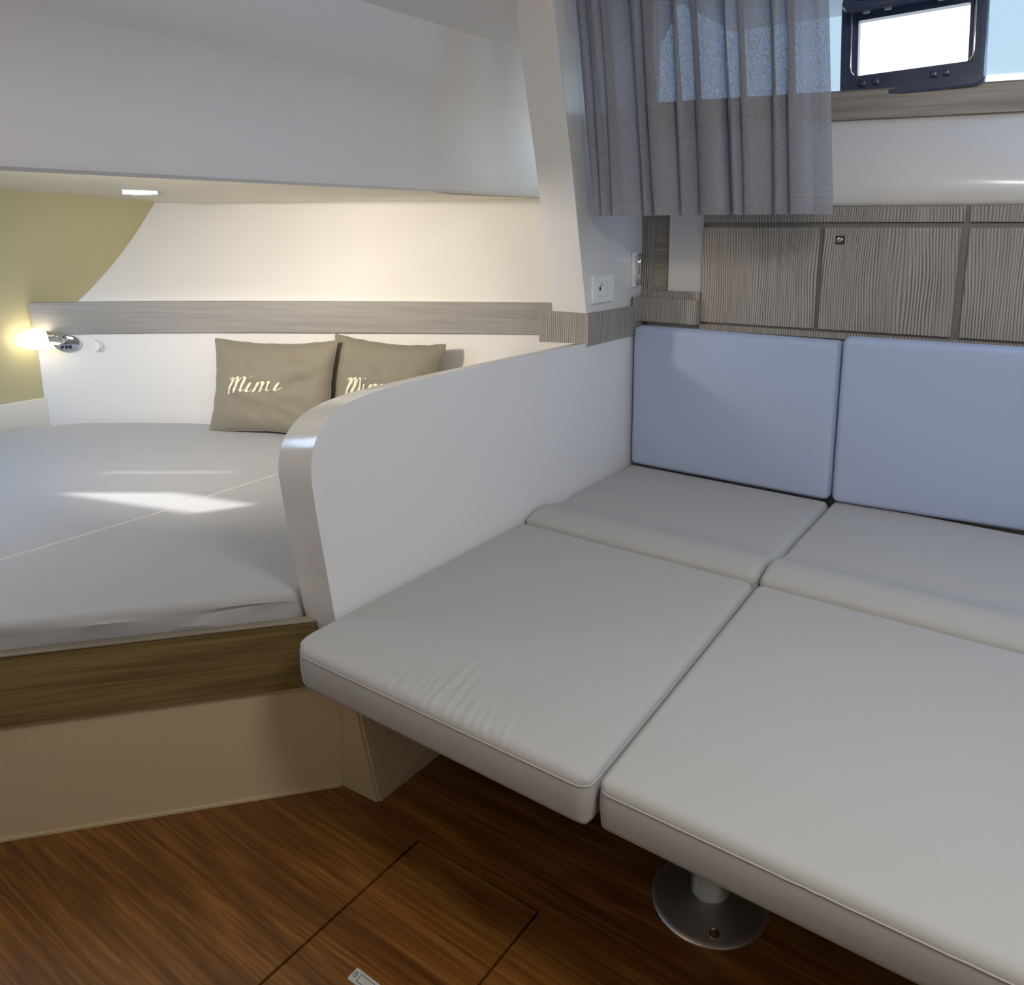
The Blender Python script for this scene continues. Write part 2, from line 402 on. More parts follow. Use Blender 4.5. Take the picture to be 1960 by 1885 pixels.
# grey oak band
rows = []
for x in HX[1:]:
    n_ = hn(x); y = Hy(x)
    f = -0.016; b_ = 0.004; lean = -0.012
    rows.append([(x + n_.x * f, y + n_.y * f, zb(x)), (x + n_.x * (f + lean), y + n_.y * (f + lean), zt(x)),
                 (x + n_.x * b_, y + n_.y * b_, zt(x)), (x + n_.x * b_, y + n_.y * b_, zb(x))])
bm, vv = loft(rows, closed=True); bm.faces.new(vv[0]); bm.faces.new(vv[-1][::-1])
band = obj('shelf_board', bm, M['greyh'], smooth=True, auto=30)
tag(band, 'long grey oak board running round the berth above the two pillows', 'shelf board')

# forward bulkhead and ledge
wf = obj('wall_forward', B(-3.43, -3.37, -1.4, 2.5, 0, 1.55), M['olive']); struct(wf)
bm = B(-3.43, -3.362, -1.4, 1.47, 0.2, 0.567, bevel=0.006)
obj('ledge', bm, M['hull'], wf, smooth=True, auto=40)
bm = B(-3.43, -1.75, -1.45, -1.4, 0, 1.97); box(bm, -1.75, -1.70, -1.96, -1.4, 0, 1.97)
wb = obj('wall_berth_far', bm, M['hull']); struct(wb)

# ================================================================ ceilings
def zc(x, y): return 1.333 + 0.06 * max(0, 1.93 - y)
GXs = [-3.43, -3.15, -2.8, -2.40, -2.0, -1.69]
GYs = [-1.4, -0.8, -0.2, 0.05, 0.35, 0.62, 0.9, 1.3, 1.6, 1.93, 2.2, 2.75]
def hole(i, j): return GXs[i] >= -3.151 and GXs[i + 1] <= -2.399 and GYs[j] >= 0.049 and GYs[j + 1] <= 0.621
bm = bmesh.new()
gb = [[bm.verts.new((x, y, zc(x, y))) for y in GYs] for x in GXs]; gt = [[bm.verts.new((x, y, zc(x, y) + 0.05)) for y in GYs] for x in GXs]
kept = {(i, j) for i in range(len(GXs) - 1) for j in range(len(GYs) - 1) if not hole(i, j)}
for i, j in kept:
    bm.faces.new((gb[i][j], gb[i][j + 1], gb[i + 1][j + 1], gb[i + 1][j])); bm.faces.new((gt[i][j], gt[i + 1][j], gt[i + 1][j + 1], gt[i][j + 1]))
    for di, dj, a, b in ((-1, 0, (i, j), (i, j + 1)), (1, 0, (i + 1, j + 1), (i + 1, j)), (0, -1, (i + 1, j), (i, j)), (0, 1, (i, j + 1), (i + 1, j + 1))):
        if (i + di, j + dj) not in kept: bm.faces.new((gb[a[0]][a[1]], gb[b[0]][b[1]], gt[b[0]][b[1]], gt[a[0]][a[1]]))
cl = obj('ceiling', B(-1.3, 2.3, -1.9, 2.16, 1.90, 1.96), M['ceil']); struct(cl)
obj('berth_ceiling', bm, M['berth_ceil'], cl, smooth=True, auto=30)
# unseen masks added over the berth hatch, cut to shape the sun patches
for pts in ([(-3.17, .03), (-2.38, .03), (-2.38, .64), (-2.52, .64), (-2.52, .40), (-2.60, .26), (-3.085, .132), (-3.17, .12)], [(-3.17, .1205), (-3.085, .1335), (-2.80, .33), (-2.5205, .402), (-2.5205, .64), (-2.69, .64), (-3.17, .30)], [(-3.17, .312), (-2.705, .64), (-3.17, .64)]):
    obj('sun_mask', prism(pts, 1.50, 1.508), M['white'], cl)
# overhead coaming: profile in x-z drawn along y
prof = [(-1.70, 1.365), (-1.695, 1.346), (-1.682, 1.338), (-1.668, 1.338), (-1.659, 1.345), (-1.657, 1.36)]
prof += [(-1.661, 1.378), (-1.672, 1.41), (-1.682, 1.45), (-1.684, 1.49), (-1.678, 1.53), (-1.664, 1.57), (-1.648, 1.60), (-1.634, 1.622)]
prof += [(-1.622, 1.632), (-1.60, 1.655), (-1.575, 1.69), (-1.556, 1.735), (-1.548, 1.765), (-1.540, 1.776), (-1.525, 1.780), (-1.42, 1.80), (-1.25, 1.84), (-1.21, 1.905), (-1.21, 1.97), (-1.70, 1.97)]
rows = []
for k in range(0, 23):
    y = -1.9 + k * 0.2
    rows.append([(px, min(y, 2.6), pz) for px, pz in prof])
bm, vv = loft(rows, closed=True); bm.faces.new(vv[0]); bm.faces.new(vv[-1][::-1])
co = obj('overhead_coaming', bm, M['ceil'], cl, smooth=True, auto=28)
# thin panel bead in the berth ceiling
pp = [(-3.36, 1.02), (-2.9, 0.98), (-2.35, 0.955), (-1.95, 1.0), (-1.70, 1.15)]
obj('ceiling_bead', tube([(x, y, zc(x, y) - 0.001) for x, y in pp], 0.004, 8), M['berth_ceil'], cl, smooth=True)
# ceiling light
zl = 1.358
t = thing('ceiling_light', 'small rectangular chrome light on the cream berth ceiling', 'light', (-2.78, 1.53, 1.352), (0, 0, R(35)))
obj('housing', prism(rrect(0.13, 0.035, 0.006, 4), -0.008, 0.01), M['steel'], t)
obj('diffuser', prism(rrect(0.07, 0.02, 0.004, 4), -0.010, -0.006), M['white'], t)

# ================================================================ bulkhead between saloon and berth
XI, XO = -1.21, -1.312
innr = [(1.078, 0.0), (1.03, 0.2), (0.983, 0.451), (0.966, 0.58), (0.950, 0.70), (0.945, 0.765), (0.951, 0.805), (0.968, 0.840), (0.998, 0.866), (1.04, 0.883), (1.10, 0.894), (1.171, 0.899), (1.338, 0.900), (1.645, 0.898), (1.97, 0.895), (2.38, 0.888)]
pil = [(2.38, 0.89), (2.38, 1.93), (1.770, 1.93), (1.791, 1.805), (1.835, 1.62), (1.882, 1.423), (1.972, 0.98), (1.985, 0.89)]
def catmull(pts, n=5):
    out = []
    for i in range(len(pts) - 1):
        p0, p1, p2, p3 = (Vector(pts[max(i - 1, 0)]), Vector(pts[i]), Vector(pts[i + 1]), Vector(pts[min(i + 2, len(pts) - 1)]))
        for k in range(n):
            t = k / n
            out.append(tuple(0.5 * ((2 * p1) + (p2 - p0) * t + (2 * p0 - 5 * p1 + 4 * p2 - p3) * t * t + (3 * p1 - p0 - 3 * p2 + p3) * t ** 3)))
    return out + [tuple(pts[-1])]
innr = [(1.078, 0.0), (1.03, 0.2), (0.983, 0.451)] + catmull([(0.983, 0.451), (0.966, 0.58), (0.951, 0.70), (0.947, 0.765), (0.955, 0.81), (0.974, 0.844), (1.002, 0.868), (1.045, 0.885), (1.10, 0.894), (1.171, 0.899), (1.338, 0.9005)])[1:] + [(1.645, 0.898), (1.97, 0.895), (2.38, 0.888)]
def outline_mesh(pts, xa, xb, bev, name, mat, parent=None, dz=0.0):
    bm = bmesh.new()
    a = [bm.verts.new((xa, y, z_)) for y, z_ in pts]; b = [bm.verts.new((xb, y, z_ - (dz * max(0, min(1, (z_ - 0.70) / 0.15))))) for y, z_ in pts]
    fa = bm.faces.new(a); fb_ = bm.faces.new(b[::-1])
    for i in range(len(pts)): bm.faces.new((a[i], b[i], b[(i + 1) % len(pts)], a[(i + 1) % len(pts)]))
    if bev:
        es = list(fa.edges) + list(fb_.edges)
        bmesh.ops.bevel(bm, geom=es, offset=bev, segments=3, affect='EDGES', profile=0.5)
    return obj(name, bm, mat, parent, smooth=True, auto=35)
wm = outline_mesh(innr + [(2.38, 0.0)], XI, XO, 0.008, 'wall_partition', M['gel'], dz=0.02); struct(wm)
pl_ = outline_mesh(pil[::-1] + [], XI - 0.004, -1.335, 0.012, 'pillar', M['gel'], wm)
# foot of the partition
bm = prism([(-1.3235, 0.951), (-1.262, 1.020), (-1.153, 1.027), (-1.148, 2.3), (-1.3215, 2.3)], 0, 0.35)
bmesh.ops.bevel(bm, geom=[e for e in bm.edges if abs(e.verts[0].co.z - e.verts[1].co.z) > 0.1 and e.verts[0].co.x > -1.2], offset=0.006, segments=2, affect='EDGES')
for v in bm.verts:
    if v.co.z > 0.2 and v.co.y < 1.2: v.co.x -= 0.045 if v.co.x > -1.2 else 0.0; v.co.y -= 0.03 if v.co.x > -1.25 else 0
ft = obj('foot', bm, M['gel_cream'], wm, smooth=True, auto=30)

# oak boards at the pillar's foot
t1 = obj('trim_1', prism([(-1.208, 1.968), (-1.348, 1.918), (-1.355, 1.93), (-1.355, 2.02), (-1.205, 2.02)], 0.893, 0.983), M['greyv']); struct(t1)
t2 = obj('trim_2', B(-1.222, -1.202, 1.962, 2.32, 0.888, 0.982), M['greyv']); struct(t2)
bm = B(-1.204, -1.004, 2.285, 2.305, 0.93, 1.008, bevel=0.0015)
box(bm, -1.204, -1.004, 2.303, 2.33, 0.93, 1.03)
t3 = obj('trim_3', bm, M['greyv']); struct(t3)
bm = B(-1.206, -1.196, 2.24, 2.30, 0.93, 1.012)
t5 = obj('trim_4', bm, M['greyv']); struct(t5)
# wood strip, dark reveal and white panel left of the cabinet
t4 = obj('trim_5', prism([(-1.215, 2.312), (-1.172, 2.31), (-1.165, 2.35), (-1.215, 2.35)], 1.0, 1.55), M['greyv']); struct(t4)
bm = prism([(-1.172, 2.325), (-1.12, 2.345), (-1.12, 2.37), (-1.172, 2.37)], 1.0, 1.55)
t6 = obj('trim_6', bm, M['sillwood']); struct(t6)

# ================================================================ port side wall (window side)
def cabY(x): return 2.36 + 0.08 * (x + 0.5)
def trY(x): return 2.42 + 0.19 * (x + 0.5)
XW = [-1.20, -1.1, -1.0, -0.8, -0.6, -0.4, -0.2, 0.0, 0.2, 0.5, 0.9, 1.4, 2.3]
def bandprof(x):
    c, t_ = cabY(x), trY(x)
    ts = [0, 0.04, 0.12, 0.25, 0.4, 0.55, 0.7, 0.85, 1.0]
    out = [(c + 0.10, 1.292), (c + 0.012, 1.292)]
    for q in ts:
        z_ = 1.296 + (1.531 - 1.296) * q
        y_ = c + (t_ + 0.006 - c) * (q ** 1.6) - 0.012 * math.sin(math.pi * min(1, q * 1.1)) + 0.008 * (1 - min(1, q / 0.12))
        out.append((y_, z_))
    return out
rows = []
for x in XW:
    p = bandprof(x); rows.append([(x, y_, z_) for y_, z_ in p] + [(x, 2.95, 1.531), (x, 2.95, 1.292)])
bm, vv = loft(rows, closed=True); bm.faces.new(vv[0]); bm.faces.new(vv[-1][::-1])
ws = obj('wall_window_side', bm, M['gel'], smooth=True, auto=35); struct(ws)
# lower wall behind cabinets and settee
bm = bmesh.new(); rows = [[(x, cabY(x) + 0.03, 0), (x, cabY(x) + 0.03, 0.925), (x, cabY(x) + 0.25, 0.925), (x, cabY(x) + 0.25, 0)] for x in XW]
bm, vv = loft(rows, closed=True); bm.faces.new(vv[0]); bm.faces.new(vv[-1][::-1])
obj('lower_panel', bm, M['gel'], ws)
obj('corner_panel', prism([(-1.125, cabY(-1.125) + 0.02), (-1.004, cabY(-1.004) + 0.012), (-1.004, 2.45), (-1.125, 2.45)], 1.0, 1.34), M['gel'], ws)
obj('side_return', prism([(-1.26, 2.35), (-1.12, 2.37), (-1.12, 2.42), (-1.26, 2.42)], 0.0, 1.55), M['gel'], ws)
# upper wall: left of window (behind curtain) and the head above
def seg_wall(xa, xb, za, zb_, th, off=0.0):
    return prism([(xa, trY(xa) + off), (xb, trY(xb) + off), (xb, trY(xb) + off + th), (xa, trY(xa) + off + th)], za, zb_)
obj('upper_panel', seg_wall(-1.23, -1.18, 1.531, 1.99, 0.05), M['gel'], ws)
obj('window_head', seg_wall(-1.2, 2.3, 1.90, 1.99, 0.05), M['gel'], ws)
bm = B(-1.21, 2.3, 2.10, 3.0, 1.955, 2.0); obj('roof_edge', bm, M['ceil'], cl)
# sill board
rows = []
for x in XW: rows.append([(x, trY(x) - 0.012, 1.531), (x, trY(x) - 0.012, 1.605), (x, trY(x) - 0.008, 1.610), (x, trY(x) + 0.05, 1.610), (x, trY(x) + 0.05, 1.531)])
bm, vv = loft(rows, closed=True); bm.faces.new(vv[0]); bm.faces.new(vv[-1][::-1])
ts = obj('window_sill', bm, M['sillwood'], ws, smooth=True, auto=30)
# glass, with the place of the opening port left free
wn = obj('window_1', seg_wall(-0.31, 2.3, 1.56, 1.91, 0.006, 0.02), M['glass']); struct(wn)
obj('pane', seg_wall(-1.18, -0.615, 1.56, 1.91, 0.006, 0.02), M['glass'], wn)

# opening port: navy frame with an open flap
port = thing('window_port', 'navy plastic framed opening port with its flap hinged inwards, beside the curtain', 'window port', (-0.466, trY(-0.466) - 0.018, 1.730), (0, R(-2.6), math.atan(0.06)))
def frame_mesh(w, h, r, w2, h2, r2, d0, d1, steps):
    """ring of a rounded rectangle with a stepped inner edge; local x width, z height, y depth"""
    bm = bmesh.new()
    levels = [(w, h, r, d1), (w, h, r, d0 + 0.004), (w - 0.008, h - 0.008, r, d0)]
    for k in range(steps + 1):
        f = k / steps
        ww, hh, rr = w - 0.03 + (w2 - w + 0.03) * f, h - 0.03 + (h2 - h + 0.03) * f, r + (r2 - r) * f
        levels.append((ww, hh, max(rr, 0.003), d0 + 0.006 * k))
        if k < steps: levels.append((ww - 0.001, hh - 0.001, max(rr, 0.003), d0 + 0.006 * (k + 1)))
    levels.append((w2, h2, r2, d1))
    rows = [[(a, d, b) for a, b in rrect(ww, hh, rr, 6)] for ww, hh, rr, d in levels]
    bm, vv = loft(rows, closed=True)
    a, b = vv[-1], vv[0]; m_ = len(a)
    for i in range(m_): bm.faces.new((a[i], a[(i + 1) % m_], b[(i + 1) % m_], b[i]))
    return bm
obj('frame', frame_mesh(0.362, 0.275, 0.02, 0.276, 0.146, 0.004, 0, 0.05, 3), M['navy'], port, smooth=True, auto=30)
for sx_ in (-1, 1):
    obj('handle', tube([(sx_ * 0.152, -0.002, 0.10), (sx_ * 0.152, -0.006, 0.06), (sx_ * 0.152, -0.006, -0.05), (sx_ * 0.150, -0.004, -0.065), (sx_ * 0.143, -0.002, -0.075)], 0.0022, 8), M['chrome'], port, smooth=True)
for xx in (-0.12, -0.085, 0.06, 0.09):
    obj('hinge_clip', B(xx - 0.008, xx + 0.008, -0.006, 0.002, -0.105, -0.088, bevel=0.002), M['navy'], port, smooth=True, auto=30)
for xx in (-0.115, -0.06, 0.07, 0.12):
    obj('hinge_clip', B(xx - 0.009, xx + 0.009, -0.007, 0.002, 0.084, 0.094, bevel=0.002), M['plate'], port, smooth=True, auto=30)
# flap swung inwards and up
fr = frame_mesh(0.31, 0.23, 0.03, 0.25, 0.17, 0.012, 0, 0.016, 1)
fo = obj('flap', fr, M['navy'], port, smooth=True, auto=30)
fo.location = (-0.004, -0.055, 0.165); fo.rotation_euler = (R(-38), 0, 0)
fg = obj('flap_glass', prism(rrect(0.252, 0.172, 0.012), -0.002, 0.002), M['glass'], fo)
fg.rotation_euler = (R(90), 0, 0); fg.location = (0, 0.008, 0)

# ================================================================ cabinets
cab = thing('wall_cabinet', 'grey oak veneer wall cabinet with flat doors above the settee backrests', 'cabinet', (-1.006, cabY(-1.006), 0.925), (0, 0, math.atan(0.08)))
L = 2.2
obj('carcass', B(0, L, 0.007, 0.22, 0.0, 0.367), M['gap'], cab)
def cx(x): return (x + 1.006) * math.sqrt(1 + 0.0064)
doors = [(-1.003, -0.655), (-0.643, -0.294), (-0.274, 0.073), (0.086, 0.434), (0.454, 0.80)]
for i, (a, b) in enumerate(doors):
    d = obj('door', B(cx(a), cx(b), -0.006, 0.010, 0.013, 0.307, bevel=0.0012, seg=1), M['greyv'], cab)
    if i == 1:
        bm = B(cx(a) + 0.033, cx(a) + 0.057, -0.010, -0.005, 0.260, 0.284, bevel=0.002)
        lk = obj('lock', bm, M['black'], d)
        cbm = lathe([(0.0085, 0), (0.0085, 0.003), (0.0055, 0.0035)], 20)
        bmesh.ops.rotate(cbm, verts=cbm.verts, cent=(0, 0, 0), matrix=Matrix.Rotation(R(90), 3, 'X'))
        bmesh.ops.translate(cbm, verts=cbm.verts, vec=(cx(a) + 0.045, -0.0098, 0.272))
        obj('lock_barrel', cbm, M['chrome'], d, smooth=True, auto=30)
for a, b in ((-1.003, -0.287), (-0.276, 0.436), (0.452, 1.1)):
    obj('upper_panel', B(cx(a), cx(b), -0.006, 0.010, 0.322, 0.364, bevel=0.0012, seg=1), M['greyv'], cab)
obj('bottom_rail', B(0, L, -0.002, 0.009, -0.012, 0.006), M['greyv'], cab)

# ================================================================ curtain
def curtain():
    rnd = random.Random(11)
    NU, NV = 420, 46
    NU = 640
    A = Vector((-1.198, 1.860, 1.875)); Bt = Vector((-0.595, 2.01, 1.90))
    A2 = Vector((-1.185, 1.975, 1.264)); B2 = Vector((-0.556, 2.075, 1.266))
    wds = [0.55, 0.7, 1.25, 0.75, 1.1, 0.8, 1.3, 0.75, 1.15, 0.9, 1.35]
    tot = sum(wds); cut = [0]
    for q in wds: cut.append(cut[-1] + q / tot)
    K = len(wds)
    tl = [rnd.choice([-1.3, 1.3, 0.8]) for _ in range(K)]; dp = [rnd.uniform(0.75, 1.3) for _ in range(K + 1)]
    sh = [rnd.uniform(-1, 1) for _ in range(K + 1)]; fs = [rnd.uniform(0, 6.28) for _ in range(K + 1)]
    ex = [0.6, 1.0, 0.6, 2.2, 0.7, 2.6, 0.6, 2.4, 0.7, 2.6, 0.45]
    mer = [rnd.uniform(0, 1) for _ in range(K)]
    rows = []
    for j in range(NV + 1):
        v = j / NV; row = []
        cc = [c + (0.010 * sh[k] * math.sin(v * 2.6 + fs[k]) if 0 < k < K else 0) for k, c in enumerate(cut)]
        for i in range(NU + 1):
            u = i / NU; k = 0
            while k < K - 1 and u > cc[k + 1]: k += 1
            f = (u - cc[k]) / (cc[k + 1] - cc[k]); f = max(0, min(1, f))
            w_ = cc[k + 1] - cc[k]
            dl = dp[k] * (1 - f) + dp[k + 1] * f
            ridge = abs(math.sin(math.pi * f)) ** ex[k]
            # smaller gathers at the heading, dying out downwards
            gath = math.sin(2 * math.pi * f * 2) * max(0, 1 - v * (1.6 + mer[k])) * 0.008
            till = math.sin(2 * math.pi * f) * 0.010 * tl[k] * (0.5 + 0.7 * v)
            dimp = -0.012 * mer[k] * math.exp(-((f - 0.5 - 0.12 * math.sin(v * 3 + fs[k])) / 0.09) ** 2) * max(0, 1 - abs(v - 0.25) * 1.6)
            last = 1 if k < K - 1 else (0.35 if f > 0.5 else 1)
            dn = (0.066 * dl * (0.8 + 0.3 * v) * ridge * last + gath + till * last + dimp)
            dn *= min(1, u * 25 + 0.1)
            # fold lips lean over the valleys
            du = -1.15 * w_ / (2 * math.pi) * math.sin(2 * math.pi * f) * (0.9 + 0.4 * v)
            if k == K - 1 and f > 0.5: du *= 0.3
            p = A.lerp(Bt, u + du).lerp(A2.lerp(B2, u + du), v)
            x_ = max(p.x, -1.200)
            row.append((x_, p.y - dn + 0.024, p.z))
        rows.append(row)
    bm, vv = loft(rows)
    t = thing('curtain', 'grey blue pleated curtain hanging over the window beside the pillar', 'curtain', (0, 0, 0))
    c = obj('cloth', bm, M['curtain'], t, smooth=True)
    # hem stitching line
    hm = [rows[NV - 3][i] for i in range(0, NU + 1, 3)]
    obj('hem', tube([(x, y - 0.0008, z_) for x, y, z_ in hm], 0.0006, 5), M['grey'], t, smooth=True)
    return t
ct = curtain()
rl = thing('curtain_rail', 'slim taupe rail carrying the curtain under the ceiling', 'curtain rail', (0, 0, 0))
d = Vector((0.59, 0.115, 0)).normalized(); nn = Vector((-d.y, d.x, 0))
P0 = Vector((-1.20, 1.865, 0)); P1 = P0 + d * 0.66
q = [P0 - nn * 0.03, P1 - nn * 0.03, P1 + nn * 0.03, P0 + nn * 0.03]
obj('track', prism([(a.x, a.y) for a in q], 1.875, 1.905), M['sillwood'], rl)
for k in range(7):
    c = P0 + d * (0.05 + 0.09 * k)
    obj('glider', B(c.x - 0.004, c.x + 0.004, c.y - 0.004, c.y + 0.004, 1.86, 1.876), M['white'], rl)

# ================================================================ wall fittings on the pillar
sk = thing('wall_socket', 'square white socket plate on the side of the pillar under the curtain', 'socket', (-1.2135, 2.056, 1.050), (R(90), 0, R(90)))
bm = bmesh.new(); rows = [[(a, b, d_) for a, b in rrect(w_, h_, r_, 5)] for w_, h_, r_, d_ in ((0.128, 0.088, 0.005, 0), (0.128, 0.088, 0.005, 0.004), (0.118, 0.078, 0.005, 0.009), (0.074, 0.050, 0.002, 0.010), (0.072, 0.048, 0.002, 0.007))]
bm, vv = loft(rows, closed=True); bm.faces.new(vv[0][::-1]); bm.faces.new(vv[-1])
obj('frame', bm, M['white'], sk, smooth=True, auto=25)
obj('insert', B(-0.034, 0.018, -0.022, 0.022, 0.006, 0.0095, bevel=0.001), M['white'], sk)
obj('rocker', B(0.020, 0.034, -0.022, 0.022, 0.006, 0.0105, bevel=0.001), M['white'], sk)
obj('pin_hole', prism(rrect(0.011, 0.011, 0.004, 4), 0.0094, 0.0099), M['black'], sk).location = (-0.024, 0.002, 0)
bm = tube([(-0.026, 0.010, 0.0098), (-0.016, 0.0175, 0.0098), (-0.004, 0.010, 0.0098)], 0.0007, 6)
tube([(-0.024, 0.0075, 0.0098), (-0.016, 0.014, 0.0098), (-0.008, 0.009, 0.0098)], 0.0005, 6, bm)
obj('symbol', bm, M['grey'], sk)
# small chrome and plastic holder
hd = thing('wall_clip', 'narrow clear and chrome wall clip beside the wood strip above the pillar board', 'clip', (-1.2105, 2.262, 1.0985))
obj('backplate', B(-0.003, 0.004, -0.022, 0.022, -0.056, 0.056, bevel=0.002), M['white'], hd, smooth=True, auto=30)
bm = tube([(0.008, 0.008, 0.05), (0.012, 0.004, 0.02), (0.010, 0.010, -0.01), (0.012, 0.006, -0.045)], [0.007, 0.009, 0.008, 0.009], 10)
obj('clamp', bm, M['chrome'], hd, smooth=True)
for sy_ in (-0.008, 0.012):
    s_ = lathe([(0.003, 0), (0.003, 0.002)], 12)
    bmesh.ops.rotate(s_, verts=s_.verts, cent=(0, 0, 0), matrix=Matrix.Rotation(R(90), 3, 'Y'))
    bmesh.ops.translate(s_, verts=s_.verts, vec=(0.016, sy_, -0.047))
    obj('screw', s_, M['black'], hd)

# ================================================================ settee and table
TZ, TH = 0.45, 0.092
# bench under the rear cushions
bench = thing('settee_base', 'cream moulded bench carrying the rear seat cushions', 'bench', (0, 0, 0))
obj('box', prism([(-1.145, 1.72), (2.2, 1.72), (2.2, cabY(2.2)), (-1.145, cabY(-1.145))], 0, 0.345), M['gel_cream'], bench)
obj('plinth', prism([(-1.14, 1.76), (2.2, 1.76), (2.2, 1.78), (-1.14, 1.78)], 0, 0.06), M['groove'], bench)
def wrinkle(x, y, hx, hy, cxs, seed, length=0.16, amp=0.0035):
    """creases running in from the front edge"""
    d = y + hy
    if d < 0.003 or d > length * 1.4: return 0
    s = 0
    for c, wd, ln, a, sl in cxs:
        t_ = d / (ln * 1.15)
        if t_ > 1: continue
        xc = c + sl * d
        q = (x - xc) / wd
        if abs(q) > 5: continue
        s += a * (math.exp(-q * q) - 0.9 * math.exp(-(q - 1.7) ** 2)) * math.sin(math.pi * min(1, 0.25 + 0.75 * t_)) 
    return s * amp * 0.75
rw = random.Random(7)
# creases: place along the front, width, length, height, slant
cre = [(-0.165, .0035, .03, .5, -.3), (-0.107, .0045, .085, .9, -.36), (-0.057, .0045, .115, 1.0, -.26), (-0.028, .004, .07, .5, -.28), (-0.004, .0045, .13, 1.0, -.30), (0.010, .004, .09, .6, -.24), (0.021, .0045, .12, 1.1, -.20), (0.037, .006, .19, 1.2, -.12),
       (0.052, .004, .08, .7, -.18), (0.067, .0055, .14, 1.1, -.19), (0.086, .004, .07, .7, -.2), (0.108, .005, .085, 1.0, -.2), (0.126, .004, .05, .6, -.25), (0.144, .0045, .065, .9, -.3), (0.163, .004, .04, .5, -.25), (0.180, .0045, .06, .9, -.2)]
for q in (0.196, 0.209, 0.221, 0.232, 0.244, 0.255, 0.266, 0.277, 0.287): cre.append((q, .0032, rw.uniform(.025, .045), rw.uniform(.35, .55), -.2))
def mk_cushion(name, label, group, x0, x1, y0, y1, z0, th, mat, step=0.03, fn=None, corner=None, re=0.02, rc=0.022, crown=0.006, skew=0.0, pipe=True):
    t = thing(name, label, 'cushion', ((x0 + x1) / 2, (y0 + y1) / 2, z0), group=group)
    o, ring = cushion('cover', x1 - x0, y1 - y0, th, mat, t, re=re, rc=rc, crown=crown, step=step, fn=fn, corner=corner)
    if pipe: 
        p = obj('piping', tube([(a[0] * 1.0, a[1], a[2] - 0.0002) for a in ring], 0.0013, 6, closed=True), mat, t, smooth=True)
        pc = [p]
    else: pc = []
    if skew:
        for ob in [o] + pc:
            for v in ob.data.vertices:
                hx = (x1 - x0) / 2
                v.co.x += skew * max(0, v.co.x / hx if skew else 0) * (-(v.co.y) / (y1 - y0) + 0.5) if skew > 0 else 0
    return t
GA = 0.003
hy = (1.632 - 0.862) / 2
mk_cushion('seat_cushion', 'light grey creased cushion at the front left, over the floor gap next to the partition', 'mattress cushions of the settee', -1.207, -0.548 - GA, 0.862, 1.632, TZ - TH, TH - 0.006, M['seat'], step=0.0035,
           fn=lambda x, y: wrinkle(x + 0.0, y, 0.33, hy, cre, 1), corner=(-1, -1, 0.06), re=0.016, skew=0.03)
cre2 = [(-0.36 + 0.30 + rw.uniform(-.02, .02) + 0.05 * k, rw.uniform(.006, .012), rw.uniform(.08, .2), rw.uniform(-1, 1), rw.uniform(-.1, .2)) for k in range(6)]
def fn2(x, y): return wrinkle(x, y, 0.36, hy, cre2, 2, 0.2, 0.0025)
def sk2(t):
    pass
c2 = mk_cushion('seat_cushion', 'light grey cushion at the front above the steel pedestal', 'mattress cushions of the settee', -0.545, 0.19, 0.872, 1.632, TZ - TH, TH - 0.006, M['seat'], step=0.014, fn=fn2, re=0.018)
for ch in c2.children:
    for v in ch.data.vertices:      # left side runs slightly askew, as its neighbour
        k = max(0, -v.co.x / 0.3675); v.co.x += 0.032 * k * (0.5 - v.co.y / 0.76)
mk_cushion('seat_cushion', 'light grey front cushion furthest right, outside the pedestal', 'mattress cushions of the settee', 0.195, 0.90, 0.88, 1.632, TZ - TH, TH - 0.006, M['seat'], step=0.03, re=0.018)
def hump(hy_):
    def f(x, y):
        d = y + hy_
        return 0.020 * math.exp(-((d - 0.075) / 0.055) ** 2) - 0.004 * math.exp(-((d - 0.2) / 0.04) ** 2)
    return f
mk_cushion('seat_cushion', 'light grey rear cushion with raised front roll in the corner by the partition', 'mattress cushions of the settee', -1.205, -0.548 - GA, 1.636, 2.255, TZ - TH, TH, M['seat'], step=0.02, fn=hump(0.3095), re=0.018, crown=0.002)
mk_cushion('seat_cushion', 'light grey rear cushion with raised front roll below the right-hand blue-cast backrest', 'mattress cushions of the settee', -0.545, 0.19, 1.636, 2.29, TZ - TH, TH, M['seat'], step=0.02, fn=hump(0.327), re=0.018, crown=0.002)
mk_cushion('seat_cushion', 'light grey rear cushion furthest right, outside the second blue-cast backrest', 'mattress cushions of the settee', 0.195, 0.90, 1.636, 2.36, TZ - TH, TH, M['seat'], step=0.03, fn=hump(0.362), re=0.018, crown=0.002)
def backrest(label, x0, yb, ang, wdt, hgt):
    t = thing('backrest_cushion', label, 'cushion', (x0, yb, TZ + 0.003), (R(90), 0, ang), group='blue settee backrests')
    o, ring = cushion('cover', wdt, hgt, 0.075, M['blue'], t, re=0.016, rc=0.02, crown=0.006, step=0.03)
    o.location = (wdt / 2, hgt / 2, -0.075)
    p = obj('piping', tube([(a[0], a[1], a[2] - 0.0001) for a in ring], 0.0013, 6, closed=True), M['blue'], t, smooth=True)
    p.location = o.location
    return t
backrest('blue-cast backrest cushion on the left, against the partition', -1.203, 2.241, 0.0, 0.650, 0.463)
backrest('blue-cast backrest cushion on the right, below the cabinet lock', -0.543, 2.241, math.atan(0.10), 0.76, 0.478)

backrest('blue-cast backrest cushion furthest right, beyond the second backrest', 0.222, 2.318, math.atan(0.10), 0.68, 0.478)

